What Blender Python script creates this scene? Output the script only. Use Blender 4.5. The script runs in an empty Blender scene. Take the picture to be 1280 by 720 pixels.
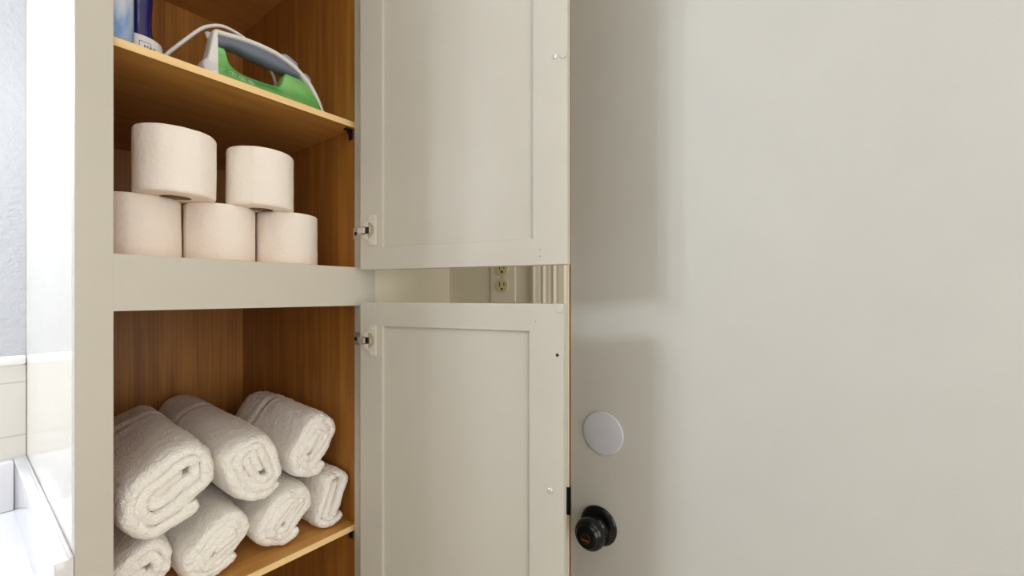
import bpy, bmesh, math, random
from mathutils import Vector, Matrix, noise
C = bpy.context.scene.collection
random.seed(4)
PI = math.pi
ZC = 1.24                                   # eye height; heights below are written relative to it

# ------------------------------------------------------------------ camera
cam_d = bpy.data.cameras.new('camera'); cam = bpy.data.objects.new('camera', cam_d); C.objects.link(cam)
cam_d.sensor_width = 36.0; cam_d.lens = 533.0 / 1280.0 * 36.0
cam_d.shift_y = 8.0 / 1280.0; cam_d.clip_start = 0.02
cam.location = (0, 0, ZC)
cam.rotation_euler = (PI / 2, 0, -math.atan2(0.796, 0.605))
sc = bpy.context.scene; sc.camera = cam

# ------------------------------------------------------------------ light
sc.view_settings.view_transform = 'Standard'; sc.view_settings.look = 'None'
sc.cycles.diffuse_bounces = 8; sc.cycles.max_bounces = 16
sc.view_settings.exposure = 0.0; sc.view_settings.gamma = 1.0; sc.view_settings.use_curve_mapping = False
W = bpy.data.worlds.new('room_light'); sc.world = W; W.use_nodes = True
W.node_tree.nodes['Background'].inputs[0].default_value = (1.0, 0.945, 0.84, 1)
W.node_tree.nodes['Background'].inputs[1].default_value = 0.40
BULB_POWER = 205.0
BULB_COLOR = (0.88, 0.94, 1.0)
ld = bpy.data.lights.new('ceiling_fill_light', 'AREA'); ld.shape = 'RECTANGLE'; ld.size = 1.2; ld.size_y = 0.9  # unseen overhead fill, added for soft light; no fixture belongs to it
ld.energy = 6.0; ld.color = (1.0, 0.95, 0.87)
lo = bpy.data.objects.new('ceiling_fill_light', ld); C.objects.link(lo); lo.location = (-0.5, -0.9, 2.66)
fill_d = bpy.data.lights.new('front_fill_light', 'AREA'); fill_d.shape = 'RECTANGLE'; fill_d.size = 1.3; fill_d.size_y = 1.5  # added fill behind the camera, reaching into the cabinet; there is no window
fill_d.energy = 25.0; fill_d.color = (1.0, 0.955, 0.89)
fill_o = bpy.data.objects.new('front_fill_light', fill_d); C.objects.link(fill_o); fill_o.location = (-0.25, -1.85, 1.35)
fill_o.rotation_euler = (PI / 2, 0, -0.12)

# ------------------------------------------------------------------ materials
def lin(c):
    return tuple(((x / 255.0) / 12.92 if x / 255.0 <= 0.04045 else ((x / 255.0 + 0.055) / 1.055) ** 2.4) for x in c) + (1,)
def base(name, rough=0.5, metal=0.0, coat=0.0, spec=0.5):
    m = bpy.data.materials.new(name); m.use_nodes = True
    nt = m.node_tree; b = nt.nodes['Principled BSDF']
    b.inputs['Roughness'].default_value = rough; b.inputs['Metallic'].default_value = metal
    b.inputs['Coat Weight'].default_value = coat; b.inputs['Specular IOR Level'].default_value = spec
    return m, nt, b
def coords(nt, scale=(1, 1, 1)):
    tc = nt.nodes.new('ShaderNodeTexCoord'); mp = nt.nodes.new('ShaderNodeMapping')
    mp.inputs['Scale'].default_value = scale; nt.links.new(tc.outputs['Object'], mp.inputs[0]); return mp.outputs[0]
def tex_noise(nt, vec, scale, detail=3.0, dist=0.0):
    n = nt.nodes.new('ShaderNodeTexNoise'); n.inputs['Scale'].default_value = scale
    n.inputs['Detail'].default_value = detail; n.inputs['Distortion'].default_value = dist
    nt.links.new(vec, n.inputs['Vector']); return n.outputs['Fac']
def ramp(nt, fac, stops):
    r = nt.nodes.new('ShaderNodeValToRGB'); e = r.color_ramp.elements
    while len(e) < len(stops): e.new(0.5)
    for k, (p, c) in enumerate(stops): e[k].position = p; e[k].color = c
    nt.links.new(fac, r.inputs[0]); return r.outputs[0]
def bump(nt, b, h, strength, dist):
    n = nt.nodes.new('ShaderNodeBump'); n.inputs['Strength'].default_value = strength; n.inputs['Distance'].default_value = dist
    nt.links.new(h, n.inputs['Height']); nt.links.new(n.outputs[0], b.inputs['Normal'])
def paint(name, col, rough=0.5, bs=260, bst=0.25, bd=0.001, var=0.03, spec=0.5, coat=0.0):
    m, nt, b = base(name, rough, spec=spec, coat=coat); v = coords(nt)
    c = lin(col); c2 = tuple(x * (1 - var) for x in c[:3]) + (1,)
    nt.links.new(ramp(nt, tex_noise(nt, v, 9), [(0.3, c2), (0.7, c)]), b.inputs['Base Color'])
    bump(nt, b, tex_noise(nt, v, bs, 2), bst, bd); return m
def wood(name, dark, light, scale, rough=0.42):
    m, nt, b = base(name, rough); v = coords(nt, scale)
    broad = tex_noise(nt, v, 1.0, 4, 1.2)
    tc = nt.nodes.new('ShaderNodeTexWave'); tc.wave_type = 'BANDS'; tc.inputs['Scale'].default_value = 0.8
    tc.inputs['Distortion'].default_value = 7.0; tc.inputs['Detail'].default_value = 3.0; tc.inputs['Detail Scale'].default_value = 0.6
    nt.links.new(v, tc.inputs['Vector'])
    mx = nt.nodes.new('ShaderNodeMix'); mx.data_type = 'FLOAT'; mx.inputs[0].default_value = 0.10
    nt.links.new(broad, mx.inputs[2]); nt.links.new(tc.outputs['Fac'], mx.inputs[3])
    nt.links.new(ramp(nt, mx.outputs[0], [(0.25, lin(dark)), (0.72, lin(light))]), b.inputs['Base Color'])
    bump(nt, b, broad, 0.06, 0.001); return m
def plain(name, col, rough=0.4, metal=0.0, coat=0.0, var=0.05, scale=40, spec=0.5):
    m, nt, b = base(name, rough, metal, coat, spec); v = coords(nt); c = lin(col)
    nt.links.new(ramp(nt, tex_noise(nt, v, scale), [(0.3, tuple(x * (1 - var) for x in c[:3]) + (1,)), (0.7, c)]), b.inputs['Base Color'])
    return m

M = {}
M['cabinet'] = paint('cream_cabinet_paint', (199, 195, 185), 0.42, 300, 0.12, 0.0006)
M['cabinet_gloss'] = paint('glossy_white_side_paint', (236, 233, 226), 0.16, 60, 0.10, 0.0006, coat=0.3)
M['door_paint'] = paint('cream_door_paint', (200, 199, 194), 0.55, 420, 0.3, 0.0006)
M['wall_warm'] = paint('cream_wall_paint', (232, 226, 207), 0.6, 180, 0.3, 0.001)
M['wall_white'] = paint('orange_peel_white_wall', (192, 195, 203), 0.7, 85, 0.6, 0.004, 0.02)
M['ceiling'] = paint('white_ceiling_paint', (238, 236, 230), 0.8, 120, 0.4, 0.002)
M['floor'] = paint('beige_floor', (196, 184, 164), 0.4, 40, 0.1, 0.001)
M['trim'] = paint('trim_paint', (232, 225, 210), 0.4, 300, 0.1, 0.0005)
M['white_tile'] = paint('glazed_edge_tile', (240, 240, 240), 0.18, 40, 0.05, 0.001)
M['counter'] = paint('white_cultured_marble', (226, 226, 230), 0.15, 20, 0.03, 0.001, coat=0.4)
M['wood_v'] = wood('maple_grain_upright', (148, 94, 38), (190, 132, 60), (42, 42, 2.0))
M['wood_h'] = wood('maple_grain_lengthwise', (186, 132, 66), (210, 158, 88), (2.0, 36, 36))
M['wood_edge_lit'] = wood('maple_edge_lit', (236, 198, 138), (248, 216, 160), (3, 60, 60))  # tone lifted so the extra light on the shelf fronts sits in the colour
M['hinge_plate'] = plain('white_enamel_metal', (214, 209, 197), 0.35)
M['cup'] = plain('shaded_enamel_cup', (182, 172, 146), 0.4)  # beige carries the shading of the cup's recess in its colour
M['raw_wood'] = plain('raw_brown_wood', (188, 132, 56), 0.6, scale=90)
M['black'] = plain('satin_black_metal', (17, 17, 20), 0.28, 0.6, coat=0.3)
M['black_plastic'] = plain('black_plastic', (20, 19, 19), 0.5)
M['chrome'] = plain('nickel', (222, 222, 224), 0.38, 0.75)
M['dark_metal'] = plain('dark_steel', (70, 60, 50), 0.35, 0.9)
M['grey_disc'] = plain('pale_grey_plastic', (205, 206, 218), 0.5)
M['brass'] = plain('aged_brass', (176, 104, 50), 0.35, 0.8)
M['ivory'] = plain('ivory_plastic', (214, 202, 160), 0.35)
M['slot'] = plain('dark_slot', (35, 28, 22), 0.6)
M['white_plastic'] = plain('white_gloss_plastic', (234, 232, 232), 0.28, var=0.02)
M['grey_plastic'] = plain('blue_grey_plastic', (112, 120, 140), 0.35)
M['button'] = plain('pale_blue_grey_plastic', (158, 168, 190), 0.3)
M['steel'] = plain('brushed_steel', (190, 190, 192), 0.3, 1.0)
M['navy'] = plain('navy_blue_plastic', (20, 24, 100), 0.22, coat=0.5)
M['print'] = plain('slate_blue_print', (96, 116, 150), 0.6)
M['ink'] = plain('black_ink', (30, 28, 30), 0.6)
M['clear_rim'] = plain('pale_rim', (226, 226, 200), 0.3)
M['card'] = plain('cardboard', (170, 140, 105), 0.8)
def mk_paper():
    m, nt, b = base('toilet_tissue', 0.9, spec=0.15); v = coords(nt)
    c = lin((248, 241, 234))
    nt.links.new(ramp(nt, tex_noise(nt, v, 12), [(0.3, tuple(x * .97 for x in c[:3]) + (1,)), (0.7, c)]), b.inputs['Base Color'])
    vo = nt.nodes.new('ShaderNodeTexVoronoi'); vo.inputs['Scale'].default_value = 130; nt.links.new(v, vo.inputs['Vector'])
    mx = nt.nodes.new('ShaderNodeMath'); mx.operation = 'ADD'
    nt.links.new(vo.outputs['Distance'], mx.inputs[0]); nt.links.new(tex_noise(nt, v, 45, 3), mx.inputs[1])
    bump(nt, b, mx.outputs[0], 0.35, 0.0015); return m
M['paper'] = mk_paper()
def mk_terry():
    m, nt, b = base('white_terry_cloth', 0.95, spec=0.1); v = coords(nt)
    b.inputs['Sheen Weight'].default_value = 0.25; b.inputs['Sheen Roughness'].default_value = 0.5
    c = lin((252, 249, 245)); f = tex_noise(nt, v, 330, 3)
    nt.links.new(ramp(nt, f, [(0.3, tuple(x * .96 for x in c[:3]) + (1,)), (0.6, c)]), b.inputs['Base Color'])
    g = tex_noise(nt, v, 120, 3, 0.5)
    ad = nt.nodes.new('ShaderNodeMath'); ad.operation = 'ADD'; nt.links.new(f, ad.inputs[0]); nt.links.new(g, ad.inputs[1])
    bump(nt, b, ad.outputs[0], 0.8, 0.0030); return m
M['terry'] = mk_terry()
def mk_green():
    m, nt, b = base('translucent_green_plastic', 0.18, coat=0.4); v = coords(nt, (1, 1, 2.5))
    nt.links.new(ramp(nt, tex_noise(nt, v, 16, 2), [(0.3, lin((90, 170, 84))), (0.75, lin((150, 210, 130)))]), b.inputs['Base Color'])
    b.inputs['Transmission Weight'].default_value = 0.0
    b.inputs['Subsurface Weight'].default_value = 0.15; b.inputs['Subsurface Radius'].default_value = (.004, .01, .004); return m
M['green'] = mk_green()
def mk_can():
    m, nt, b = base('blue_marbled_wrap', 0.3); v = coords(nt, (1, 1, 0.5))
    a = ramp(nt, tex_noise(nt, v, 28, 4, 1.5), [(0.36, lin((158, 186, 224))), (0.5, lin((206, 214, 234))), (0.62, lin((228, 228, 236)))])
    tc = nt.nodes.new('ShaderNodeTexCoord'); sx = nt.nodes.new('ShaderNodeSeparateXYZ'); nt.links.new(tc.outputs['Object'], sx.inputs[0])
    mr = nt.nodes.new('ShaderNodeMapRange'); mr.inputs[1].default_value = 0.085; mr.inputs[2].default_value = 0.03
    nt.links.new(sx.outputs['Z'], mr.inputs[0])
    mx = nt.nodes.new('ShaderNodeMix'); mx.data_type = 'RGBA'; mx.blend_type = 'MULTIPLY'
    nt.links.new(mr.outputs[0], mx.inputs[0]); nt.links.new(a, mx.inputs[6]); mx.inputs[7].default_value = lin((196, 220, 250))
    nt.links.new(mx.outputs[2], b.inputs['Base Color']); return m
M['can'] = mk_can()
def mk_tile():
    m, nt, b = base('beige_wall_tile', 0.25); v = coords(nt)
    c = lin((212, 209, 203)); g = lin((190, 187, 180))
    br = nt.nodes.new('ShaderNodeTexBrick'); br.offset = 0.0
    br.inputs['Color1'].default_value = c; br.inputs['Color2'].default_value = c; br.inputs['Mortar'].default_value = g
    br.inputs['Scale'].default_value = 1.0; br.inputs['Mortar Size'].default_value = 0.0018
    br.inputs['Brick Width'].default_value = 0.112; br.inputs['Row Height'].default_value = 0.112
    mp = nt.nodes.new('ShaderNodeMapping'); tc = nt.nodes.new('ShaderNodeTexCoord')
    mp.inputs['Rotation'].default_value = (PI / 2, 0, 0)
    nt.links.new(tc.outputs['Object'], mp.inputs[0]); nt.links.new(mp.outputs[0], br.inputs['Vector'])
    nt.links.new(br.outputs['Color'], b.inputs['Base Color']); return m
M['tile'] = mk_tile()
def mk_bulb():
    m, nt, b = base('frosted_lit_globe', 0.4)
    b.inputs['Base Color'].default_value = (.9, .9, .9, 1)
    b.inputs['Emission Color'].default_value = BULB_COLOR + (1,); b.inputs['Emission Strength'].default_value = BULB_POWER; return m
M['bulb'] = mk_bulb()

# ------------------------------------------------------------------ helpers
def Z(v): return ZC + v
def obj(name, bm, mat, parent=None, origin=None, smooth=False, mods=()):
    """link a bmesh (world coordinates) as ONE mesh object; parts take the origin of their thing"""
    me = bpy.data.meshes.new(name)
    root = parent
    while root is not None and root.parent is not None: root = root.parent
    off = Vector(root.location) if root is not None else Vector(origin or (0, 0, 0))
    bmesh.ops.recalc_face_normals(bm, faces=bm.faces)
    for v in bm.verts: v.co -= off
    bm.to_mesh(me); bm.free()
    if smooth:
        for p in me.polygons: p.use_smooth = True
    mats = mat if isinstance(mat, (list, tuple)) else [mat]
    for m in mats: me.materials.append(m)
    o = bpy.data.objects.new(name, me); C.objects.link(o)
    if parent is not None: o.parent = parent
    else: o.location = off
    return o
def tag(o, label=None, cat=None, group=None, kind=None):
    for k, v in (('label', label), ('category', cat), ('group', group), ('kind', kind)):
        if v: o[k] = v
    return o
def thing(name, label, cat, loc, group=None):
    o = bpy.data.objects.new(name, None); C.objects.link(o); o.location = loc; o.empty_display_size = 0.05
    return tag(o, label, cat, group)
def box(bm, x0, y0, z0, x1, y1, z1, bev=0.0, fn=None, seg=2):
    t = bmesh.new()
    vs = [t.verts.new((x, y, z)) for x in (x0, x1) for y in (y0, y1) for z in (z0, z1)]
    for f in ((0, 1, 3, 2), (4, 6, 7, 5), (0, 4, 5, 1), (2, 3, 7, 6), (0, 2, 6, 4), (1, 5, 7, 3)): t.faces.new([vs[i] for i in f])
    bmesh.ops.recalc_face_normals(t, faces=t.faces)
    if bev: bmesh.ops.bevel(t, geom=list(t.edges), offset=bev, segments=seg, profile=0.5, affect='EDGES')
    merge(bm, t, fn); return bm
def merge(bm, t, fn=None):
    mp = {v: bm.verts.new(fn(v.co) if fn else v.co) for v in t.verts}
    for f in t.faces:
        try: bm.faces.new([mp[v] for v in f.verts]).smooth = f.smooth
        except ValueError: pass
    t.free()
def rings(bm, rs, cap=True, closed=True):
    R = [[bm.verts.new(p) for p in r] for r in rs]; n = len(R[0])
    for a, b in zip(R, R[1:]):
        for k in range(n if closed else n - 1):
            bm.faces.new((a[k], a[(k + 1) % n], b[(k + 1) % n], b[k]))
    if cap:
        bm.faces.new(R[0][::-1]); bm.faces.new(R[-1])
    return R
def lathe(bm, prof, org, axis=(0, 0, 1), n=48, cap=True):
    """prof: list of (radius, height along axis)"""
    ax = Vector(axis).normalized(); u = ax.orthogonal().normalized(); w = ax.cross(u); o = Vector(org)
    rings(bm, [[o + ax * h + (u * math.cos(2 * PI * k / n) + w * math.sin(2 * PI * k / n)) * max(r, 1e-5) for k in range(n)] for r, h in prof], cap)
    return bm
def spline(pts, m=8):
    P = [Vector(p) for p in pts]; out = []
    for i in range(len(P) - 1):
        a = P[max(i - 1, 0)]; b = P[i]; c = P[i + 1]; d = P[min(i + 2, len(P) - 1)]
        for k in range(m):
            t = k / m
            out.append(0.5 * ((2 * b) + (c - a) * t + (2 * a - 5 * b + 4 * c - d) * t * t + (3 * b - a - 3 * c + d) * t ** 3))
    out.append(P[-1]); return out
def tube(bm, pts, r, n=12):
    rs = []; up = Vector((0.31, 0.2, 0.93)).normalized()
    for i, p in enumerate(pts):
        d = (pts[min(i + 1, len(pts) - 1)] - pts[max(i - 1, 0)]).normalized()
        u = (up - d * up.dot(d)).normalized(); w = d.cross(u); up = u
        rs.append([p + (u * math.cos(2 * PI * k / n) + w * math.sin(2 * PI * k / n)) * r for k in range(n)])
    rings(bm, rs); return bm
def interp(tab, x):
    if x <= tab[0][0]: return tab[0][1]
    for (a, u), (b, v) in zip(tab, tab[1:]):
        if x <= b: return u + (v - u) * (x - a) / (b - a)
    return tab[-1][1]
def shade(o, ang=35):
    me = o.data
    for p in me.polygons: p.use_smooth = True
    me.set_sharp_from_angle(angle=math.radians(ang)); return o

# ------------------------------------------------------------------ main dimensions (metres)
XL, XR, YF, YB = 0.0976, 0.5550, 0.793, 1.400       # outer faces of the linen cabinet
IL, IR = 0.1095, 0.5240                              # inner faces of its sides
OL, OR = 0.1358, 0.5170                              # opening of the face frame
YW = 1.381                                           # the tiled wall behind the vanity
XD = 0.785                                           # the wall with the room door
FT = 0.019                                           # face frame thickness

# ------------------------------------------------------------------ setting
def struct(name, bm, m, parent=None):
    o = obj(name, bm, m, parent); 
    if parent is None: o['kind'] = 'structure'
    return o
struct('floor', box(bmesh.new(), -1.9, -1.9, -0.06, 1.0, 1.55, 0.0), M['floor'])
struct('ceiling', box(bmesh.new(), -1.9, -1.9, 2.70, 1.0, 1.55, 2.76), M['ceiling'])
struct('wall_back', box(bmesh.new(), -1.9, YW + 0.0, 0.0, XL - 0.0003, 1.55, 2.70), M['wall_white'])
struct('wall_alcove', box(bmesh.new(), XR + 0.0008, 0.801, 0.0, XD, 1.55, 2.70), M['wall_warm'])
DY0, DY1 = -0.31, 0.4425                             # room door from hinge to latch edge
DZ = 2.04
bm = bmesh.new()
box(bm, XD, 0.462, 0.0, 0.90, 1.55, 2.70); box(bm, XD, -1.9, 0.0, 0.90, DY0 - 0.024, 2.70); box(bm, XD, DY0 - 0.024, DZ + 0.024, 0.90, 0.462, 2.70)
struct('wall_right', bm, M['wall_warm'])
# jamb
bm = bmesh.new()
box(bm, XD - 0.001, DY1 + 0.0045, 0, 0.899, 0.4615, DZ + 0.022, 0.002)
box(bm, XD - 0.001, DY0 - 0.0235, 0, 0.899, DY0 - 0.004, DZ + 0.022, 0.002)
box(bm, XD - 0.001, DY0 - 0.004, DZ + 0.004, 0.899, DY1 + 0.0045, DZ + 0.022, 0.002)
jamb = struct('trim_1', bm, M['trim'])
bm = bmesh.new(); box(bm, XD + 0.003, DY1 + 0.0006, 0.012, XD + 0.0405, DY1 + 0.0044, DZ, 0.0)
obj('weather_strip', bm, M['raw_wood'], jamb)['label'] = 'brown wood edge showing in the gap beside the door'
# fluted casing: profile across Y swept up the opening
def casing(y0, y1, z1):
    bm = bmesh.new(); n = 60; s = 1 if y1 > y0 else -1; w = abs(y1 - y0); prof = []
    for k in range(n + 1):
        u = k / n
        h = 0.011 + 0.004 * u
        for c, a in ((0.30, 0.0022), (0.62, 0.0022), (0.93, 0.002)): h += a * math.exp(-((u - c) / 0.035) ** 2)
        for c in (0.22, 0.40, 0.54, 0.72): h -= 0.001 * math.exp(-((u - c) / 0.03) ** 2)
        prof.append((XD - 0.0005 - h, y0 + s * w * u))
    prof = [(XD - 0.0005, y0)] + prof + [(XD - 0.0005, y1)]
    rings(bm, [[(x, y, z) for x, y in prof] for z in (0.0, z1)]); return bm
ca = struct('trim_2', casing(0.452, 0.531, DZ + 0.09), M['trim']); shade(ca, 50)
ca = struct('trim_3', casing(DY0 - 0.012, DY0 - 0.091, DZ + 0.09), M['trim']); shade(ca, 50)
bm = bmesh.new(); box(bm, XD - 0.016, DY0 - 0.0115, DZ + 0.012, XD - 0.0005, 0.4515, DZ + 0.09, 0.004); struct('trim_4', bm, M['trim'])
# room door slab with knob
door = struct('door_1', box(bmesh.new(), XD, DY0, 0.010, XD + 0.040, DY1, DZ, 0.0012), M['door_paint'])
KY, KZ = 0.378, Z(-0.462)
bm = bmesh.new(); lathe(bm, [(0.0385, -0.0001), (0.0388, -0.003), (0.0372, -0.0052), (0.032, -0.0075), (0.026, -0.0085), (0.021, -0.0095), (0.0165, -0.013), (0.014, -0.018), (0.0135, -0.0265)], (XD, KY, KZ), (1, 0, 0), 56)
rose = obj('door_knob_rose', bm, M['black'], door); shade(rose, 40); rose['label'] = 'round black backplate'
bm = bmesh.new(); lathe(bm, [(0.0135, -0.0266), (0.0185, -0.0275), (0.0255, -0.030), (0.0296, -0.0345), (0.0308, -0.040), (0.0298, -0.0455), (0.0265, -0.050), (0.0255, -0.0508), (0.0245, -0.0506), (0.021, -0.0545), (0.0115, -0.0572), (0.0108, -0.0572)], (XD, KY, KZ), (1, 0, 0), 56)
knob = obj('door_knob', bm, M['black'], door); shade(knob, 30); knob['label'] = 'round black knob'
bm = bmesh.new(); lathe(bm, [(0.0104, -0.0566), (0.0104, -0.0592), (0.0094, -0.0600), (0.0068, -0.0600), (0.0062, -0.0586)], (XD, KY, KZ), (1, 0, 0), 32)
obj('key_cylinder', bm, M['dark_metal'], knob)
bm = bmesh.new(); box(bm, XD - 0.0606, KY - 0.007, KZ - 0.0050, XD - 0.0587, KY + 0.007, KZ - 0.0012, 0.0005); obj('key_slot', bm, M['brass'], knob)
bm = bmesh.new(); lathe(bm, [(0.0022, 0), (0.0022, -0.0016), (0.0012, -0.002)], (XD - 0.0058, KY - 0.021, KZ - 0.014), (1, 0, 0), 16); obj('set_screw', bm, M['chrome'], rose)
bm = bmesh.new()
for hz in (0.25, 1.02, 1.80): lathe(bm, [(0.006, 0), (0.006, 0.09)], (XD - 0.0062, DY0 - 0.002, hz), (0, 0, 1), 16)
obj('butt_hinge', bm, M['black'], door)
# strike plate lip on the jamb
bm = bmesh.new(); box(bm, XD - 0.0032, DY1 + 0.001, Z(-0.4625), XD + 0.012, DY1 + 0.0125, Z(-0.405), 0.0015)
tag(obj('strike_plate', bm, M['black'], None, (XD, DY1, Z(-0.44))), 'black metal strike plate on the door jamb level with the black knob', 'strike plate')
# grey disc on the door
bm = bmesh.new(); lathe(bm, [(0.0424, 0.0), (0.0427, -0.0014), (0.0418, -0.0030), (0.0395, -0.0036), (0.012, -0.0036), (0.0001, -0.0036)], (XD - 0.0003, 0.3687, Z(-0.2757)), (1, 0, 0), 72)
tag(shade(obj('wall_protector', bm, M['grey_disc'], None, (XD, 0.3687, Z(-0.2757))), 40), 'round pale grey plastic disc stuck on the cream door above the black knob', 'disc')

# tiled wainscot and edge tile on the back wall
bm = bmesh.new(); box(bm, -1.88, YW - 0.008, Z(-0.60), XL - 0.0005, YW - 0.0005, Z(-0.1490), 0.001)
o = obj('trim_5', bm, M['tile'], None, (0.0976, YW, Z(-0.185 - 0.112 * 4))); o['kind'] = 'structure'
bm = bmesh.new(); box(bm, -1.88, YW - 0.0115, Z(-0.1488), XL - 0.0005, YW - 0.0005, Z(-0.1290), 0.005, seg=4); o = struct('trim_6', bm, M['white_tile']); shade(o, 50)

# ------------------------------------------------------------------ linen cabinet
cab = thing('linen_cabinet', 'tall built-in cream linen cabinet with two open doors and maple shelves', 'cabinet', (0.3263, 1.09, 0.0))
CT = 2.42
bm = bmesh.new(); box(bm, XL, YF + FT + .0004, 0.0, XL + 0.003, YB + .012, CT); o = obj('outer_side_panel', bm, M['cabinet_gloss'], cab); o['label'] = 'glossy white painted outer side'
for x0, x1 in ((XL + 0.0032, IL), (IR, XR - 0.006)):
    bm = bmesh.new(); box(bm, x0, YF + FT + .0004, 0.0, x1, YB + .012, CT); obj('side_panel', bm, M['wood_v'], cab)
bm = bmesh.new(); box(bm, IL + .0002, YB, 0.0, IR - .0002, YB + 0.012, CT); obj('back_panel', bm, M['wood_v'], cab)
for z0, z1, n in ((Z(0.769), Z(0.788), 'top_panel'), (Z(0.0373), Z(0.0563), 'deck_panel'), (0.10, 0.118, 'bottom_panel')):
    bm = bmesh.new(); box(bm, IL + .0003, YF + FT + .0006, z0, IR - .0003, YB - .0003, z1); obj(n, bm, M['wood_h'], cab)
bm = bmesh.new()
z0, z1 = 0.10, 2.40
box(bm, XL, YF, 0.0, OL, YF + FT, CT, 0.0010); box(bm, OR, YF, 0.0, XR, YF + FT, CT, 0.0010)
e = 0.0012
for a, b in ((Z(-0.0233), Z(0.0563)), (0.0, 0.118), (2.34, CT)): box(bm, OL - e, YF + .00015, a, OR + e, YF + FT - .0002, b, 0.0006)
obj('face_frame', bm, M['cabinet'], cab)
def shelf(z_under, z_top):
    y0 = 0.820
    bm = bmesh.new(); box(bm, IL + .0006, y0 + .0012, z_under, IR - .0006, YB - .0006, z_top)
    s = obj('shelf', bm, M['wood_h'], cab)
    bm = bmesh.new(); box(bm, IL + .0006, y0, z_under, IR - .0006, y0 + .0011, z_top); obj('edge_band', bm, M['wood_edge_lit'], s)['label'] = 'maple front edge, its extra light put into the colour'
    for x, sg in ((IL, 1), (IR, -1)):
        for y in (0.835, 1.33):
            bm = bmesh.new()
            box(bm, min(x, x + sg * 0.0025), y - 0.007, z_under - 0.022, max(x, x + sg * 0.0025), y + 0.007, z_under - 0.0002, 0.0008)
            box(bm, min(x, x + sg * 0.015), y - 0.006, z_under - 0.004, max(x, x + sg * 0.015), y + 0.006, z_under - 0.0002, 0.0008)
            t = bmesh.new()
            vs = [t.verts.new((x + sg * 0.002, y - .0015, z_under - .018)), t.verts.new((x + sg * 0.002, y - .0015, z_under - .003)), t.verts.new((x + sg * 0.012, y - .0015, z_under - .003))]
            vt = [t.verts.new(v.co + Vector((0, .003, 0))) for v in vs]
            t.faces.new(vs); t.faces.new(vt[::-1])
            for k in range(3): t.faces.new((vs[k], vs[(k + 1) % 3], vt[(k + 1) % 3], vt[k]))
            merge(bm, t); obj('shelf_pin', bm, M['black_plastic'], cab)['label'] = 'small black shelf support'
    return s
SH1, SH2 = Z(0.368), Z(-0.492)
shelf(Z(0.356), SH1); shelf(Z(-0.504), SH2)

# doors, opened a little past square; a = along the door from its hinge edge, t = thickness away from the inside face
HX, HY = 0.5027, 0.770
DU = Vector((0.2591, -0.9657, 0)).normalized(); DN = Vector((-DU.y, DU.x, 0))
def D(p): return Vector((HX, HY, 0)) + DU * p.x + DN * p.y + Vector((0, 0, p.z))
def cabinet_door(z0, z1, wd, rail_lo, rail_hi, hinge_zs, screws, bumper, holes):
    st0, st1, th = 0.057, 0.061, 0.019
    bm = bmesh.new()
    def frame_piece(a0, b0, a1, b1, bev=0.0016): box(bm, a0, 0, b0, a1, th, b1, bev, D)
    frame_piece(0, z0, st0, z1); frame_piece(wd - st1, z0, wd, z1)
    e = 0.0022
    t = bmesh.new()
    for a, b in ((z0, z0 + rail_lo), (z1 - rail_hi, z1)): box(bm, st0 - e, 0.00012, a + (0 if a == z0 else 0), wd - st1 + e, th - .0001, b, 0.0014, D)
    o = obj('door', bm, M['cabinet'], cab)
    bm = bmesh.new(); box(bm, st0 - .004, 0.0055, z0 + rail_lo - .004, wd - st1 + .004, 0.0125, z1 - rail_hi + .004, 0, D); obj('door_panel', bm, M['cabinet'], o)
    for hz in hinge_zs: hinge(o, hz)
    for a, z in screws:
        bm = bmesh.new(); P = D(Vector((a, 0, z))); lathe(bm, [(0.0042, 0.0), (0.0043, 0.0014), (0.003, 0.0024), (0.0014, 0.0020), (0.001, 0.0008)], P, -DN, 20); obj('screw', bm, M['chrome'], o)['label'] = 'silver screw head'
    for a, z in bumper:
        bm = bmesh.new(); P = D(Vector((a, 0, z))); lathe(bm, [(0.0066, 0.0), (0.0066, 0.0010), (0.0058, 0.0017), (0.002, 0.0019), (0.0002, 0.0019)], P, -DN, 32); obj('bumper_pad', bm, M['cabinet'], o)
    for a, z, r in holes:
        bm = bmesh.new(); P = D(Vector((a, 0, z))); lathe(bm, [(r, 0.0), (r, 0.0003), (0.0002, 0.0003)], P, -DN, 16); obj('screw_hole', bm, M['slot'], o)['label'] = 'small dark hole'
    return o
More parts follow.
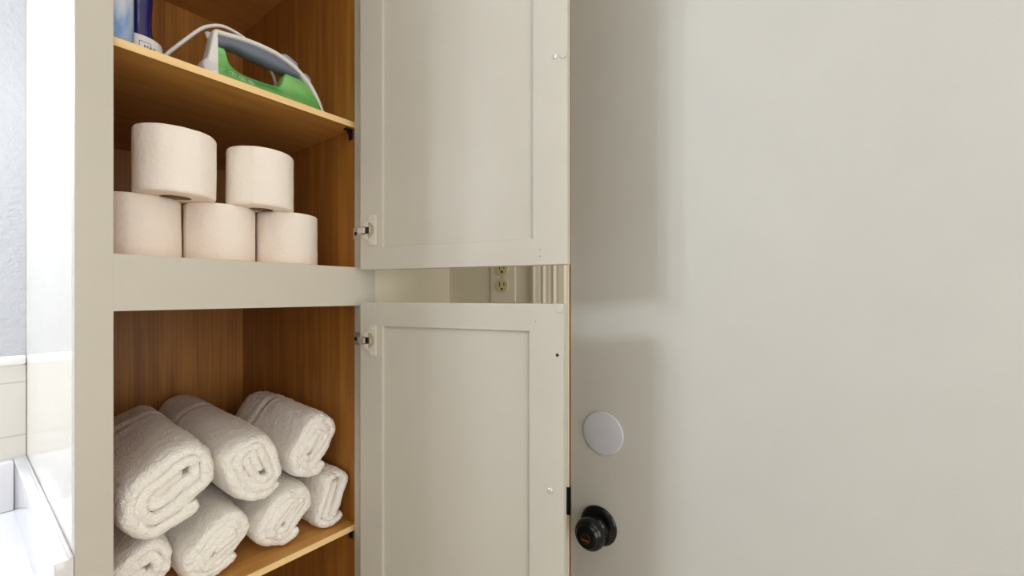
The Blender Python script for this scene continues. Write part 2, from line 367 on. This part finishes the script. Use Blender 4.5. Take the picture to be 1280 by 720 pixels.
def hinge(parent, hz):
    def H(p): return D(Vector((p.x, p.y, p.z + hz)))
    # mounting plate with rounded ears and a cup ring
    bm = bmesh.new()
    out = []
    for a, z in ((0.040, 0.0305), (0.0415, 0.029), (0.0415, -0.029), (0.040, -0.0305), (0.029, -0.0305), (0.0255, -0.028), (0.0235, -0.021), (0.019, -0.0175), (0.0105, -0.0145), (0.0095, -0.012), (0.0095, 0.012), (0.0105, 0.0145), (0.019, 0.0175), (0.0235, 0.021), (0.0255, 0.028), (0.029, 0.0305)): out.append((a, z))
    cup = [(0.0205, 0.0160)] + [(0.0205 + 0.0165 * math.cos(q), 0.0165 * math.sin(q)) for q in [PI / 2 - 0.2 - (PI - 0.4) * k / 18 for k in range(19)]] + [(0.0205, -0.0160)]
    t = bmesh.new(); es = []
    for lp in (out, cup):
        vs = [t.verts.new((a, 0.0, z)) for a, z in lp]
        es += [t.edges.new((vs[k], vs[(k + 1) % len(vs)])) for k in range(len(vs))]
    bmesh.ops.triangle_fill(t, edges=es, use_beauty=True, normal=(0, -1, 0))
    ex = bmesh.ops.extrude_face_region(t, geom=list(t.faces))
    for v in ex['geom']:
        if isinstance(v, bmesh.types.BMVert): v.co.y -= 0.0026
    merge(bm, t, H)
    h = obj('hinge', bm, M['hinge_plate'], parent); h['label'] = 'white hinge cup plate with metal arm'
    bm = bmesh.new(); t = bmesh.new()
    rings(t, [[Vector((a, y, z)) for a, z in cup] for y in (-0.0001, -0.0004)]); merge(bm, t, H); obj('hinge_cup', bm, M['cup'], parent)
    # dark interior of the cup and the arm
    bm = bmesh.new(); box(bm, 0.0175, -0.0048, -0.0065, 0.0235, -0.0005, 0.0065, 0.0008, H); box(bm, 0.011, -0.0056, 0.0050, 0.016, -0.0028, 0.0075, 0.001, H); box(bm, 0.011, -0.0056, -0.0075, 0.016, -0.0028, -0.0050, 0.001, H)
    obj('hinge_spring', bm, M['dark_metal'], parent)
    bm = bmesh.new(); box(bm, -0.001, -0.0072, -0.0060, 0.017, -0.0026, 0.0060, 0.0016, H); box(bm, 0.0245, -0.0030, -0.0062, 0.0285, -0.0005, 0.0062, 0.0006, H); obj('hinge_arm', bm, M['chrome'], parent)
    for z in (0.0245, -0.0245):
        bm = bmesh.new(); lathe(bm, [(0.0034, 0.0022), (0.0034, 0.0034), (0.0022, 0.0040), (0.0008, 0.0032)], H(Vector((0.0335, 0, z))), -DN, 18); obj('hinge_screw', bm, M['hinge_plate'], parent)
    # plate wrapped on the inner edge of the face frame
    bm = bmesh.new(); box(bm, OR - 0.0016, YF - 0.004, hz - 0.0125, OR - 0.0003, YF + 0.021, hz + 0.0125, 0.0006); box(bm, OR - 0.006, YF - 0.010, hz - 0.007, OR - 0.0008, YF - 0.001, hz + 0.007, 0.001)
    obj('hinge_plate', bm, M['chrome'], parent)
    bm = bmesh.new(); lathe(bm, [(0.004, 0.0), (0.004, 0.0012), (0.0026, 0.0020), (0.001, 0.0010)], (OR - 0.0016, YF + 0.0115, hz - 0.001), (-1, 0, 0), 18); obj('hinge_screw', bm, M['dark_metal'], parent)
cabinet_door(Z(0.0495), 2.30, 0.4325, 0.0455, 0.057, (Z(0.1285), 2.15), [(0.410, Z(0.396))], [(0.4250, Z(0.397))], [(0.385, Z(0.0755), 0.0009), (0.385, Z(0.0645), 0.0009)])
cabinet_door(0.11, Z(-0.0158), 0.4258, 0.057, 0.0475, (Z(-0.0925), 0.26), [(0.4024, Z(-0.328))], [(0.4185, Z(-0.0245))], [(0.4150, Z(-0.101), 0.0028), (0.377, Z(-0.046), 0.0008)])

# ------------------------------------------------------------------ vanity beside the cabinet
van = thing('bathroom_vanity', 'white bathroom vanity top with back and side splash left of the linen cabinet', 'vanity', (-0.45, 1.09, 0.0))
bm = bmesh.new(); box(bm, -1.10, 0.780, Z(-0.4757), XL - 0.0008, YW - 0.0085, Z(-0.4457), 0.003); obj('countertop', bm, M['counter'], van)
bm = bmesh.new(); box(bm, -1.10, YW - 0.0305, Z(-0.4455), XL - 0.0186, YW - 0.0088, Z(-0.3446), 0.003); shade(obj('backsplash', bm, M['counter'], van), 40)
bm = bmesh.new(); box(bm, XL - 0.0184, 0.792, Z(-0.4455), XL - 0.0003, YW - 0.0088, Z(-0.3440), 0.0015); shade(obj('side_splash', bm, M['counter'], van), 40)
bm = bmesh.new(); tube(bm, [Vector((XL - 0.0027, y, Z(-0.3436))) for y in (0.793, 1.1, YW - 0.009)], 0.0026, 10); tube(bm, [Vector((x, YW - 0.0098, Z(-0.3446))) for x in (-1.10, -0.5, XL - 0.002)], 0.0022, 10); obj('caulk_line', bm, M['counter'], van, smooth=True)
bm = bmesh.new(); box(bm, -1.09, 0.84, 0.10, XL - 0.004, YW - 0.012, Z(-0.476)); box(bm, -1.09, 0.90, 0.0, XL - 0.004, YW - 0.012, 0.0999); obj('base_cabinet', bm, M['cabinet'], van)
for a, b in ((-1.07, -0.51), (-0.49, 0.07)):
    bm = bmesh.new(); box(bm, a, 0.821, 0.13, b, 0.8395, Z(-0.50), 0.003); d = obj('vanity_door', bm, M['cabinet'], van)
    bm = bmesh.new(); lathe(bm, [(0.006, 0), (0.006, 0.012), (0.014, 0.018), (0.014, 0.024), (0.008, 0.028)], ((-0.55 if a < -1 else -0.45), 0.821, 0.66), (0, -1, 0), 24); obj('cabinet_knob', bm, M['black'], d)
# the lit bar above the vanity
lamp = thing('vanity_light', 'three globe vanity light bar on the wall above the white counter', 'lamp', (-0.80, YW, Z(0.60)))
bm = bmesh.new(); box(bm, -1.20, YW - 0.030, Z(0.55), -0.40, YW - 0.0006, Z(0.65), 0.006); obj('light_bar', bm, M['chrome'], lamp)
for x in (-1.10, -0.80, -0.50):
    bm = bmesh.new(); lathe(bm, [(0.022, 0), (0.024, 0.012), (0.022, 0.028)], (x, YW - 0.030, Z(0.60)), (0, -1, 0), 24); obj('lamp_socket', bm, M['chrome'], lamp)
    bm = bmesh.new(); bmesh.ops.create_uvsphere(bm, u_segments=24, v_segments=16, radius=0.046, matrix=Matrix.Translation((x, YW - 0.102, Z(0.60)))); obj('globe_bulb', bm, M['bulb'], lamp, smooth=True)

# ------------------------------------------------------------------ outlet on the door wall
OYc, OZ = 0.620, Z(0.0206)
out = thing('wall_outlet', 'ivory duplex outlet in a cream plate, seen in the gap between the cabinet doors', 'outlet', (XD, OYc, OZ + 0.020))
bm = bmesh.new(); box(bm, XD - 0.0055, OYc - 0.037, OZ - 0.040, XD - 0.0004, OYc + 0.037, OZ + 0.080, 0.0025); obj('cover_plate', bm, M['trim'], out)
for cz in (OZ, OZ + 0.040):
    bm = bmesh.new(); ring = []
    for k in range(48):
        q = 2 * PI * k / 48; y, z = 0.0178 * math.cos(q), 0.0178 * math.sin(q); z = max(-0.0150, min(0.0150, z)); ring.append((y, z))
    rings(bm, [[(x, OYc + y * s, cz + z * s) for y, z in ring] for x, s in ((XD - 0.005, 1), (XD - 0.0078, 1), (XD - 0.0086, 0.95))])
    r = obj('receptacle', bm, M['ivory'], out); shade(r, 40); r['label'] = 'ivory socket face'
    bm = bmesh.new()
    box(bm, XD - 0.0089, OYc + 0.0052, cz - 0.0025, XD - 0.008, OYc + 0.0078, cz + 0.0085); box(bm, XD - 0.0089, OYc - 0.0078, cz - 0.0010, XD - 0.008, OYc - 0.0052, cz + 0.0075)
    lathe(bm, [(0.0030, 0), (0.0030, 0.0009)], (XD - 0.0080, OYc, cz - 0.0082), (-1, 0, 0), 16); obj('slot', bm, M['slot'], r)
bm = bmesh.new(); lathe(bm, [(0.0032, 0), (0.003, 0.0012), (0.001, 0.0016)], (XD - 0.0055, OYc, OZ + 0.020), (-1, 0, 0), 16); obj('plate_screw', bm, M['chrome'], out)

# ------------------------------------------------------------------ toilet paper
def make_roll(R, H, seed):
    bm = bmesh.new(); n = 96; zs = [0, .0012, .004] + [H * k / 14 for k in range(1, 14)] + [H - .004, H - .0012, H]; rs = []
    for z in zs:
        e = 0.0022 * (1 - min(1, min(z, H - z) / 0.004)) ** 2; ring = []
        for k in range(n):
            q = 2 * PI * k / n
            r = R - e - 0.0009 * (k / n) + 0.0007 * noise.noise(Vector((math.cos(q) * 3, math.sin(q) * 3, z * 30 + seed))) + 0.0010 * noise.noise(Vector((math.cos(q) * 1.2, math.sin(q) * 1.2, seed + z * 6)))
            ring.append((r * math.cos(q), r * math.sin(q), z))
        rs.append(ring)
    inner = [[(0.0215 * math.cos(2 * PI * k / n), 0.0215 * math.sin(2 * PI * k / n), z) for k in range(n)] for z in (H, 0)]
    rs = rs + inner; Rg = rings(bm, rs, cap=False)
    for k in range(n): bm.faces.new((Rg[-1][k], Rg[-1][(k + 1) % n], Rg[0][(k + 1) % n], Rg[0][k]))
    return bm
def make_core(H):
    bm = bmesh.new(); n = 48
    Rg = rings(bm, [[(r * math.cos(2 * PI * k / n), r * math.sin(2 * PI * k / n), z) for k in range(n)] for r, z in ((0.0213, 0.0005), (0.0213, H - .0005), (0.0203, H - .0005), (0.0203, 0.0005))], cap=False)
    for k in range(n): bm.faces.new((Rg[-1][k], Rg[-1][(k + 1) % n], Rg[0][(k + 1) % n], Rg[0][k]))
    return bm
TPG = 'toilet paper rolls stacked on the deck'
TPD = Z(0.0566); TPH = 0.1045
proto = thing('toilet_paper_roll', 'white toilet paper roll at the left end of the bottom row, against the frame', 'toilet paper', (0, 0, 0), TPG)
pr = obj('paper', make_roll(0.0562, TPH, 1.0), M['paper'], proto); shade(pr, 50)
co = obj('cardboard_core', make_core(TPH), M['card'], proto)
rolls = [(0.1925, 0.934, 0, 2.2, None),
         (0.3055, 0.917, 0, 3.3, 'white toilet paper roll in the middle of the bottom row of three'),
         (0.4205, 0.901, 0, 1.0, 'white toilet paper roll at the right end of the bottom row of three'),
         (0.2275, 0.8795, 1, 5.0, 'white toilet paper roll in the upper row on the left, nearest the front'),
         (0.3585, 0.876, 1, 4.1, 'white toilet paper roll in the upper row on the right')]
for i, (x, y, lv, rz, lab) in enumerate(rolls):
    if i == 0: r = proto
    else:
        r = proto.copy(); C.objects.link(r); r['label'] = lab
        for ch in (pr, co):
            c = ch.copy(); C.objects.link(c); c.parent = r
    r.location = (x, y, TPD + lv * (TPH + 0.0004)); r.rotation_euler = (0, 0, rz); r.scale = (1.006, 1.006, 1.0)

# ------------------------------------------------------------------ rolled towels
PILE = bpy.data.textures.new('terry_pile', 'CLOUDS'); PILE.noise_scale = 0.0045; PILE.noise_depth = 2
def towel(name_label, cx, cz, w, h, y0, y1, tilt, turns_th, slit, end_ang, drift, band, recess=0.0, seed=0, flip=1, floor=None):
    """a thick folded sheet wound into a flattened spiral (traced in X-Z) and run back along Y"""
    th = turns_th; ro = max(0.02, min(w, h) / 2 - th * 0.5); ri = th * 0.10
    turns = (ro - ri) / th; total = 2 * PI * turns
    dl = (end_ang - tilt - total - math.radians(52)) % PI; total += dl if dl < PI / 2 else dl - PI
    turns = total / (2 * PI); ca, sa = math.cos(tilt), math.sin(tilt)
    n = int(max(80, total * (ro * 0.6 + slit) / 0.0042)); raw = []
    for i in range(n + 1):
        s = i / n; s2 = s ** 0.72; q = end_ang - tilt - (total * (1 - s2)); r = ri + th * (total * s2) / (2 * PI)
        c = math.cos(q); x = r * c + slit * max(-1, min(1, c * 2.2)); z = r * math.sin(q)
        raw.append([(x * ca - z * sa) * 1.0, x * sa + z * ca])
    # fit to the box it fills, centre line inset by half a layer
    xs = [p[0] for p in raw]; zs_ = [p[1] for p in raw]
    fx = (w - th) / (max(xs) - min(xs)); fz = (h - th) / (max(zs_) - min(zs_)); mx = (max(xs) + min(xs)) / 2; mz = (max(zs_) + min(zs_)) / 2
    pts = [Vector(((x - mx) * fx * flip, (z - mz) * fz)) for x, z in raw]
    hw = th * 0.5
    prof = []                                                   # (normal offset share, y, bulge) loop across the sheet
    for k in range(9):
        q = -PI / 2 - PI * k / 8; prof.append((math.sin(q), y0 + hw + hw * math.cos(q) * 1.0))
    ny = 46; L0, L1 = y0 + hw, y1 - hw
    side = [L0 + (L1 - L0) * (k / ny) for k in range(1, ny)]
    prof = [(math.sin(a), L0 - hw * math.cos(a)) for a in [(-PI / 2 + PI * k / 8) for k in range(9)]] + [(1, y) for y in side] \
         + [(math.sin(a), L1 + hw * math.cos(a)) for a in [(PI / 2 - PI * k / 6) for k in range(7)]] + [(-1, y) for y in side[::-1]]
    bm = bmesh.new(); rs = []
    for i, p in enumerate(pts):
        a, b = pts[max(i - 1, 0)], pts[min(i + 1, n)]; d = (b - a).normalized(); nv = Vector((d.y, -d.x)) * flip
        s = i / n; end = min(1.0, math.sqrt(max(0.0, min(1, (n - i) / 2.5)) * 0.97 + 0.03), math.sqrt(min(1, i / 1.5) * 0.8 + 0.2))
        ring = []
        yj = 0.0090 * noise.noise(Vector((s * 9, seed * 3.1, 0))) + 0.004 * noise.noise(Vector((s * 31, seed, 4)))
        for o, y in prof:
            front = max(0.0, 1 - (y - y0) / 0.07)
            oo = o * hw * 1.05 * end
            if o > 0.9 and s > 1 - 1.15 / turns:
                for yb in band:
                    u = (y - yb) / 0.010
                    oo -= 0.0042 * math.exp(-u * u) - 0.0018 * (math.exp(-(u - 2) ** 2) + math.exp(-(u + 2) ** 2))
            x = p.x + nv.x * oo; z = p.y + nv.y * oo
            yy = y + front * (yj + recess * (1 - s) ** 1.2)
            # the outer layer rounds over towards both ends
            back = max(0.0, (y - (y1 - 0.05)) / 0.05); k2 = 1 - 0.22 * back ** 2 - 0.10 * max(0.0, 1 - (y - y0) / 0.035) ** 2
            x *= k2; z *= k2
            q3 = Vector((x * 21 + seed * 7, z * 21, yy * 6)); am = 0.0048 + 0.0035 * front; x += am * noise.noise(q3); z += am * noise.noise(q3 + Vector((31, 7, 3)))
            q4 = Vector((x * 75, z * 75 + seed, yy * 60)); f = 0.0013 * noise.noise(q4) + 0.0006 * noise.noise(q4 * 2.7)
            x += nv.x * f * (1 if o > 0 else -1); z += nv.y * f * (1 if o > 0 else -1); yy += 0.0012 * noise.noise(q4 * 1.3) if front > 0.5 else 0
            X = cx + x + drift * (y - y0); Zz = cz + z
            if floor is not None and Zz < floor: Zz = floor + (Zz - floor) * 0.02 if Zz > floor - 0.02 else floor
            ring.append((X, yy, Zz))
        rs.append(ring)
    rings(bm, rs)
    o = obj('rolled_towel', bm, M['terry'], None, (cx, y0 + 0.2, SH2), smooth=True)
    md = o.modifiers.new('soft', 'SUBSURF'); md.levels = 0; md.render_levels = 1
    dm = o.modifiers.new('pile', 'DISPLACE'); dm.texture = PILE; dm.texture_coords = 'LOCAL'; dm.strength = 0.0034; dm.mid_level = 0.5
    tag(o, name_label, 'towel', 'rolled white towels on the lower shelf'); return o
R = math.radians; F_ = SH2 + 0.0020
towel('rolled white towel in the lower row at far left, mostly hidden under another towel', 0.1690, SH2 + 0.0545, 0.101, 0.105, 0.848, 1.22, R(25), 0.0150, 0.016, R(-60), 0.0, (), 0, 1, 1, F_)
towel('rolled white towel in the lower row, second from the left', 0.2795, SH2 + 0.0550, 0.110, 0.108, 0.846, 1.24, R(38), 0.0150, 0.026, R(-50), 0.0, (), 0, 2, 1, F_)
towel('rolled white towel third from the left in the lower row, showing slanting folds', 0.3945, SH2 + 0.0580, 0.114, 0.114, 0.846, 1.24, R(48), 0.0160, 0.022, R(-48), 0.0, (), 0, 3, 1, F_)
towel('narrow rolled white towel in the lower row squeezed against the right cabinet side', 0.4845, SH2 + 0.060, 0.063, 0.117, 0.842, 1.24, R(80), 0.0140, 0.034, R(-30), 0.0, (), 0, 4, 1, F_)
towel('large rolled white towel on top at the left, nearest to the front', 0.2090, Z(-0.3105), 0.128, 0.140, 0.828, 1.24, R(24), 0.0195, 0.026, R(-52), 0.03, (1.10,), 0.014, 5, 1)
towel('rolled white towel on top in the middle of the upper row of three', 0.3345, Z(-0.3160), 0.106, 0.130, 0.838, 1.345, R(104), 0.0155, 0.024, R(-40), 0.045, (1.14,), 0, 6, 1)
towel('rolled white towel on top at the right of the upper row of three', 0.4510, Z(-0.3115), 0.106, 0.132, 0.852, 1.20, R(60), 0.0155, 0.028, R(-45), 0.035, (1.07,), 0, 7, 1)

# ------------------------------------------------------------------ steam iron on the upper shelf
IY = 0.905
iron = thing('steam_iron', 'white and green steam iron with grey handle lying on the upper shelf', 'iron', (0.38, IY, SH1 + 0.0003))
def wbase(x):
    u = max(0.0, min(1.0, (x - 0.300) / 0.203)); return 0.0008 + 0.0535 * (1 - u ** 1.9) ** 0.75 * (1 if x > 0.285 else 1 - 0.20 * ((0.285 - x) / 0.023) ** 2)
def hw(x, z):
    w = wbase(x); k = max(0.0, min(1.0, (z - Z(0.376)) / 0.046)); k = k * k * (3 - 2 * k); t = min(w, 0.0175)
    return w + (t - w) * k
def body(x0, x1, top, zb, n=50, m=14, name='', mat=None, shrink=1.0, power=3.0):
    bm = bmesh.new(); rs = []
    for i in range(n + 1):
        x = x0 + (x1 - x0) * i / n; zt = Z(interp(top, x)); ring = []
        for k in range(m + 1):
            v = k / m; z = zb + (zt - zb) * (1 - (1 - v) ** 1.35); r = hw(x, z) * shrink * (1 - 0.8 * v ** 7) ** 0.5
            kf = max(0.0, (r - 0.0175) / 0.036) * max(0.0, 1 - abs(x - 0.2916) / 0.028); ring.append((x - 0.011 * kf, IY - r, z))
        ring += [(x, 2 * IY - y, z) for x_, y, z in ring[::-1]]
        rs.append(ring)
    rings(bm, rs); o = obj(name, bm, mat, iron); shade(o, 45); return o
zb = SH1 + 0.0070
bm = bmesh.new(); rs = []
for z, s in ((SH1 + 0.0004, 0.97), (SH1 + 0.0012, 1.0), (SH1 + 0.0066, 1.0)):
    side = [0.266 + (0.5035 - 0.266) * k / 40 for k in range(41)]
    rs.append([(x, IY - (wbase(x) + 0.001) * s, z) for x in side] + [(x, IY + (wbase(x) + 0.001) * s, z) for x in side[::-1]])
rings(bm, rs); obj('soleplate', bm, M['steel'], iron)
body(0.2635, 0.2915, [(0.2635, 0.392), (0.2652, 0.4056), (0.270, 0.4165), (0.2759, 0.4235), (0.2800, 0.445), (0.2853, 0.4760), (0.2882, 0.4800), (0.292, 0.4808)], zb, 30, 16, 'heel', M['white_plastic'], 1.0)['label'] = 'white rear heel'
body(0.2916, 0.5025, [(0.2916, 0.4515), (0.3030, 0.4520), (0.3062, 0.4420), (0.3090, 0.4310), (0.315, 0.4233), (0.3240, 0.4178), (0.3333, 0.4150), (0.3579, 0.4142), (0.3880, 0.4165), (0.3990, 0.4195), (0.4040, 0.4270), (0.4070, 0.4390), (0.4120, 0.4500), (0.4180, 0.4520), (0.440, 0.4510), (0.458, 0.4450), (0.472, 0.4290), (0.488, 0.4060), (0.498, 0.390), (0.5025, 0.380)], zb, 110, 16, 'water_tank', M['green'])['label'] = 'translucent green water tank'
# grey grip between the top of the hand hole and the white spine
g_top = [(0.2917, 0.4700), (0.3034, 0.4745), (0.3469, 0.4810), (0.3923, 0.4800), (0.4200, 0.4715), (0.4400, 0.4620)]
g_bot = [(0.2917, 0.4516), (0.3000, 0.4530), (0.3060, 0.4550), (0.3120, 0.4570), (0.3243, 0.4580), (0.3517, 0.4550), (0.3836, 0.4530), (0.3945, 0.4528), (0.4010, 0.4526), (0.4060, 0.4526), (0.4400, 0.4512)]
bm = bmesh.new(); rs = []
for i in range(61):
    x = 0.2917 + (0.4398 - 0.2917) * i / 60; a, b = Z(interp(g_bot, x)), Z(interp(g_top, x)); cz, rz_ = (a + b) / 2, (b - a) / 2; wy = interp([(0.29, 0.0165), (0.33, 0.0165), (0.37, 0.0175), (0.44, 0.0165)], x)
    rs.append([(x, IY + wy * math.copysign(abs(math.cos(2 * PI * k / 28)) ** 0.7, math.cos(2 * PI * k / 28)), cz + rz_ * math.copysign(abs(math.sin(2 * PI * k / 28)) ** 0.8, math.sin(2 * PI * k / 28))) for k in range(28)])
rings(bm, rs); shade(obj('handle_grip', bm, M['grey_plastic'], iron), 45)['label'] = 'blue grey soft handle grip'
# white spine running over the handle down to the nose
sp = [(0.2855, 0.4765), (0.2900, 0.4815), (0.3025, 0.4830), (0.3250, 0.4868), (0.3469, 0.4892), (0.3700, 0.4896), (0.3923, 0.4880), (0.4150, 0.4825), (0.4353, 0.4743), (0.4614, 0.4570), (0.4760, 0.4410), (0.4870, 0.4250), (0.4960, 0.4080), (0.5035, 0.3905), (0.5055, 0.3800)]
c = [Vector((x, IY, Z(z))) for x, z in sp]; c = spline(c, 6); bm = bmesh.new(); rs = []
for i, p in enumerate(c):
    d = (c[min(i + 1, len(c) - 1)] - c[max(i - 1, 0)]).normalized(); nn = Vector((-d.z, 0, d.x)); u = i / (len(c) - 1)
    wy = interp([(0, 0.014), (0.15, 0.0165), (0.55, 0.0175), (0.8, 0.012), (1, 0.004)], u); hh = interp([(0, 0.0055), (0.5, 0.0058), (0.85, 0.0055), (1, 0.0030)], u)
    rs.append([p - nn * hh + Vector((0, wy * math.cos(q), 0)) * 1.0 + nn * (hh * math.copysign(abs(math.sin(q)) ** 0.6, math.sin(q))) for q in [2 * PI * k / 20 for k in range(20)]])
rings(bm, rs); shade(obj('handle_spine', bm, M['white_plastic'], iron), 50)['label'] = 'white strip over the handle'
def on_spine(x0, x1, h, wy, name, mat, lab, lift=0.0):
    bm = bmesh.new(); rs = []
    for i in range(13):
        u = i / 12; x = x0 + (x1 - x0) * u; zt = interp(sp, x); d = Vector((0.01, 0, interp(sp, x + 0.005) - interp(sp, x - 0.005))).normalized(); nn = Vector((-d.z, 0, d.x))
        e = max(0.12, (1 - abs(2 * u - 1) ** 4)) ** 0.5; p = Vector((x, IY, Z(zt))) + nn * (0.0004 + lift)
        rs.append([p + Vector((0, wy * e * math.cos(q), 0)) + nn * (h * e * math.sin(q) if math.sin(q) > 0 else 0.5 * h * math.sin(q) * e) for q in [2 * PI * k / 20 for k in range(20)]])
    rings(bm, rs); shade(obj(name, bm, mat, iron), 50)['label'] = lab
on_spine(0.4070, 0.4400, 0.0095, 0.0105, 'steam_button', M['button'], 'pale blue grey steam button', 0.003)
on_spine(0.4490, 0.4660, 0.0090, 0.0085, 'spray_nozzle', M['button'], 'pale blue grey spray nozzle', 0.002)
# three printed rings on the tank
for x, z, R_ in ((0.3080, 0.3985, 0.0058), (0.3225, 0.3955, 0.0052), (0.3365, 0.3935, 0.0047)):
    bm = bmesh.new(); zz = Z(z)
    def onb(dx, dz): return Vector((x + dx, IY - hw(x + dx, zz + dz) - 0.0004, zz + dz))
    ptsr = [onb(R_ * math.cos(2 * PI * k / 24), R_ * math.sin(2 * PI * k / 24)) for k in range(25)]
    tube(bm, ptsr, 0.00028, 6); tube(bm, [onb(-0.0014, -0.0012), onb(0.0, 0.0014), onb(0.0014, -0.0012)], 0.00035, 6)
    obj('printed_symbol', bm, M['white_plastic'], iron)
bm = bmesh.new(); lathe(bm, [(0.0065, 0), (0.006, 0.005), (0.0044, 0.010)], (0.2880, IY + 0.010, Z(0.474)), (-0.25, 0.75, 0.6), 20); obj('cord_sleeve', bm, M['white_plastic'], iron)
pc = [(0.1960, 1.005, 0.372), (0.2080, 0.985, 0.388), (0.2330, 0.960, 0.4290), (0.2560, 0.940, 0.4600), (0.2780, 0.9300, 0.4880), (0.2950, 0.9280, 0.5015), (0.3130, 0.9290, 0.5098), (0.3370, 0.9330, 0.5110), (0.3600, 0.9400, 0.5080), (0.3850, 0.9500, 0.4960), (0.4100, 0.9620, 0.4800), (0.4225, 0.9660, 0.4650), (0.4330, 0.9760, 0.4350), (0.4380, 0.9900, 0.4000), (0.4330, 1.0200, 0.3760), (0.400, 1.0600, 0.3720), (0.340, 1.0700, 0.3720), (0.270, 1.0550, 0.3720)]
bm = bmesh.new(); tube(bm, spline([Vector((x, y, Z(z))) for x, y, z in pc], 8), 0.0032, 12); obj('power_cord', bm, M['white_plastic'], iron, smooth=True)['label'] = 'white cord looping over the iron'

# ------------------------------------------------------------------ bottles on the upper shelf
can = thing('spray_can', 'pale blue and white patterned can at the left end of the upper shelf', 'can', (0.1465, 0.870, SH1 + 0.0003))
bm = bmesh.new(); lathe(bm, [(0.0230, 0.0), (0.0250, 0.002), (0.0255, 0.004), (0.0255, 0.170), (0.0240, 0.176), (0.017, 0.184)], (0.1465, 0.870, SH1 + 0.0003), n=56); shade(obj('can_body', bm, M['can'], can), 40)
bm = bmesh.new(); lathe(bm, [(0.0165, 0.1842), (0.0165, 0.205), (0.014, 0.209), (0.004, 0.210)], (0.1465, 0.870, SH1 + 0.0003), n=40); shade(obj('cap', bm, M['white_plastic'], can), 40)
bt = thing('bottle', 'navy blue bottle standing on its wide white cap beside the pale blue can', 'bottle', (0.1900, 0.931, SH1 + 0.0003))
bx, by, bz = 0.1900, 0.931, SH1 + 0.0003
bm = bmesh.new(); lathe(bm, [(0.0305, 0.0), (0.0318, 0.002), (0.0320, 0.006), (0.0318, 0.048), (0.0305, 0.0545), (0.027, 0.0565), (0.021, 0.0568)], (bx, by, bz), n=56); cap = obj('cap', bm, M['white_plastic'], bt); shade(cap, 40); cap['label'] = 'wide white cap with a small printed square'
bm = bmesh.new(); lathe(bm, [(0.0205, 0.0570), (0.0195, 0.064), (0.0178, 0.075), (0.0172, 0.088), (0.0178, 0.105), (0.0188, 0.125), (0.0192, 0.150), (0.0192, 0.215), (0.018, 0.224), (0.012, 0.229)], (bx, by, bz), n=56); shade(obj('bottle_body', bm, M['navy'], bt), 40)
def on_cap(s, z):                                              # s metres round the cap from the side facing the room
    q = math.radians(-86) + s / 0.0323; return Vector((bx + 0.0323 * math.cos(q), by + 0.0323 * math.sin(q), bz + z))
bm = bmesh.new()
loop = [on_cap(s, z) for s, z in [(-0.0075 + 0.015 * k / 10, 0.0440) for k in range(11)] + [(0.0075, 0.0440 - 0.015 * k / 4) for k in range(1, 5)] + [(0.0075 - 0.015 * k / 10, 0.029) for k in range(1, 11)] + [(-0.0075, 0.029 + 0.015 * k / 4) for k in range(1, 5)]]
tube(bm, loop, 0.0004, 6); obj('printed_square', bm, M['print'], cap)
fc = bpy.data.curves.new('print_text', 'FONT'); fc.body = 'MAR'; fc.size = 0.0085; fc.extrude = 0.0
fo = bpy.data.objects.new('print_text', fc); C.objects.link(fo); bpy.context.view_layer.update()
tm = bpy.data.meshes.new_from_object(fo.evaluated_get(bpy.context.evaluated_depsgraph_get())); bpy.data.objects.remove(fo)
bm = bmesh.new(); bm.from_mesh(tm); bmesh.ops.subdivide_edges(bm, edges=bm.edges, cuts=1)
for v in bm.verts: v.co = on_cap(v.co.x - 0.0022, 0.0335 + v.co.y) 
for v in bm.verts: v.co += (v.co - Vector((bx, by, v.co.z))).normalized() * 0.0003
obj('printed_letters', bm, M['ink'], cap)
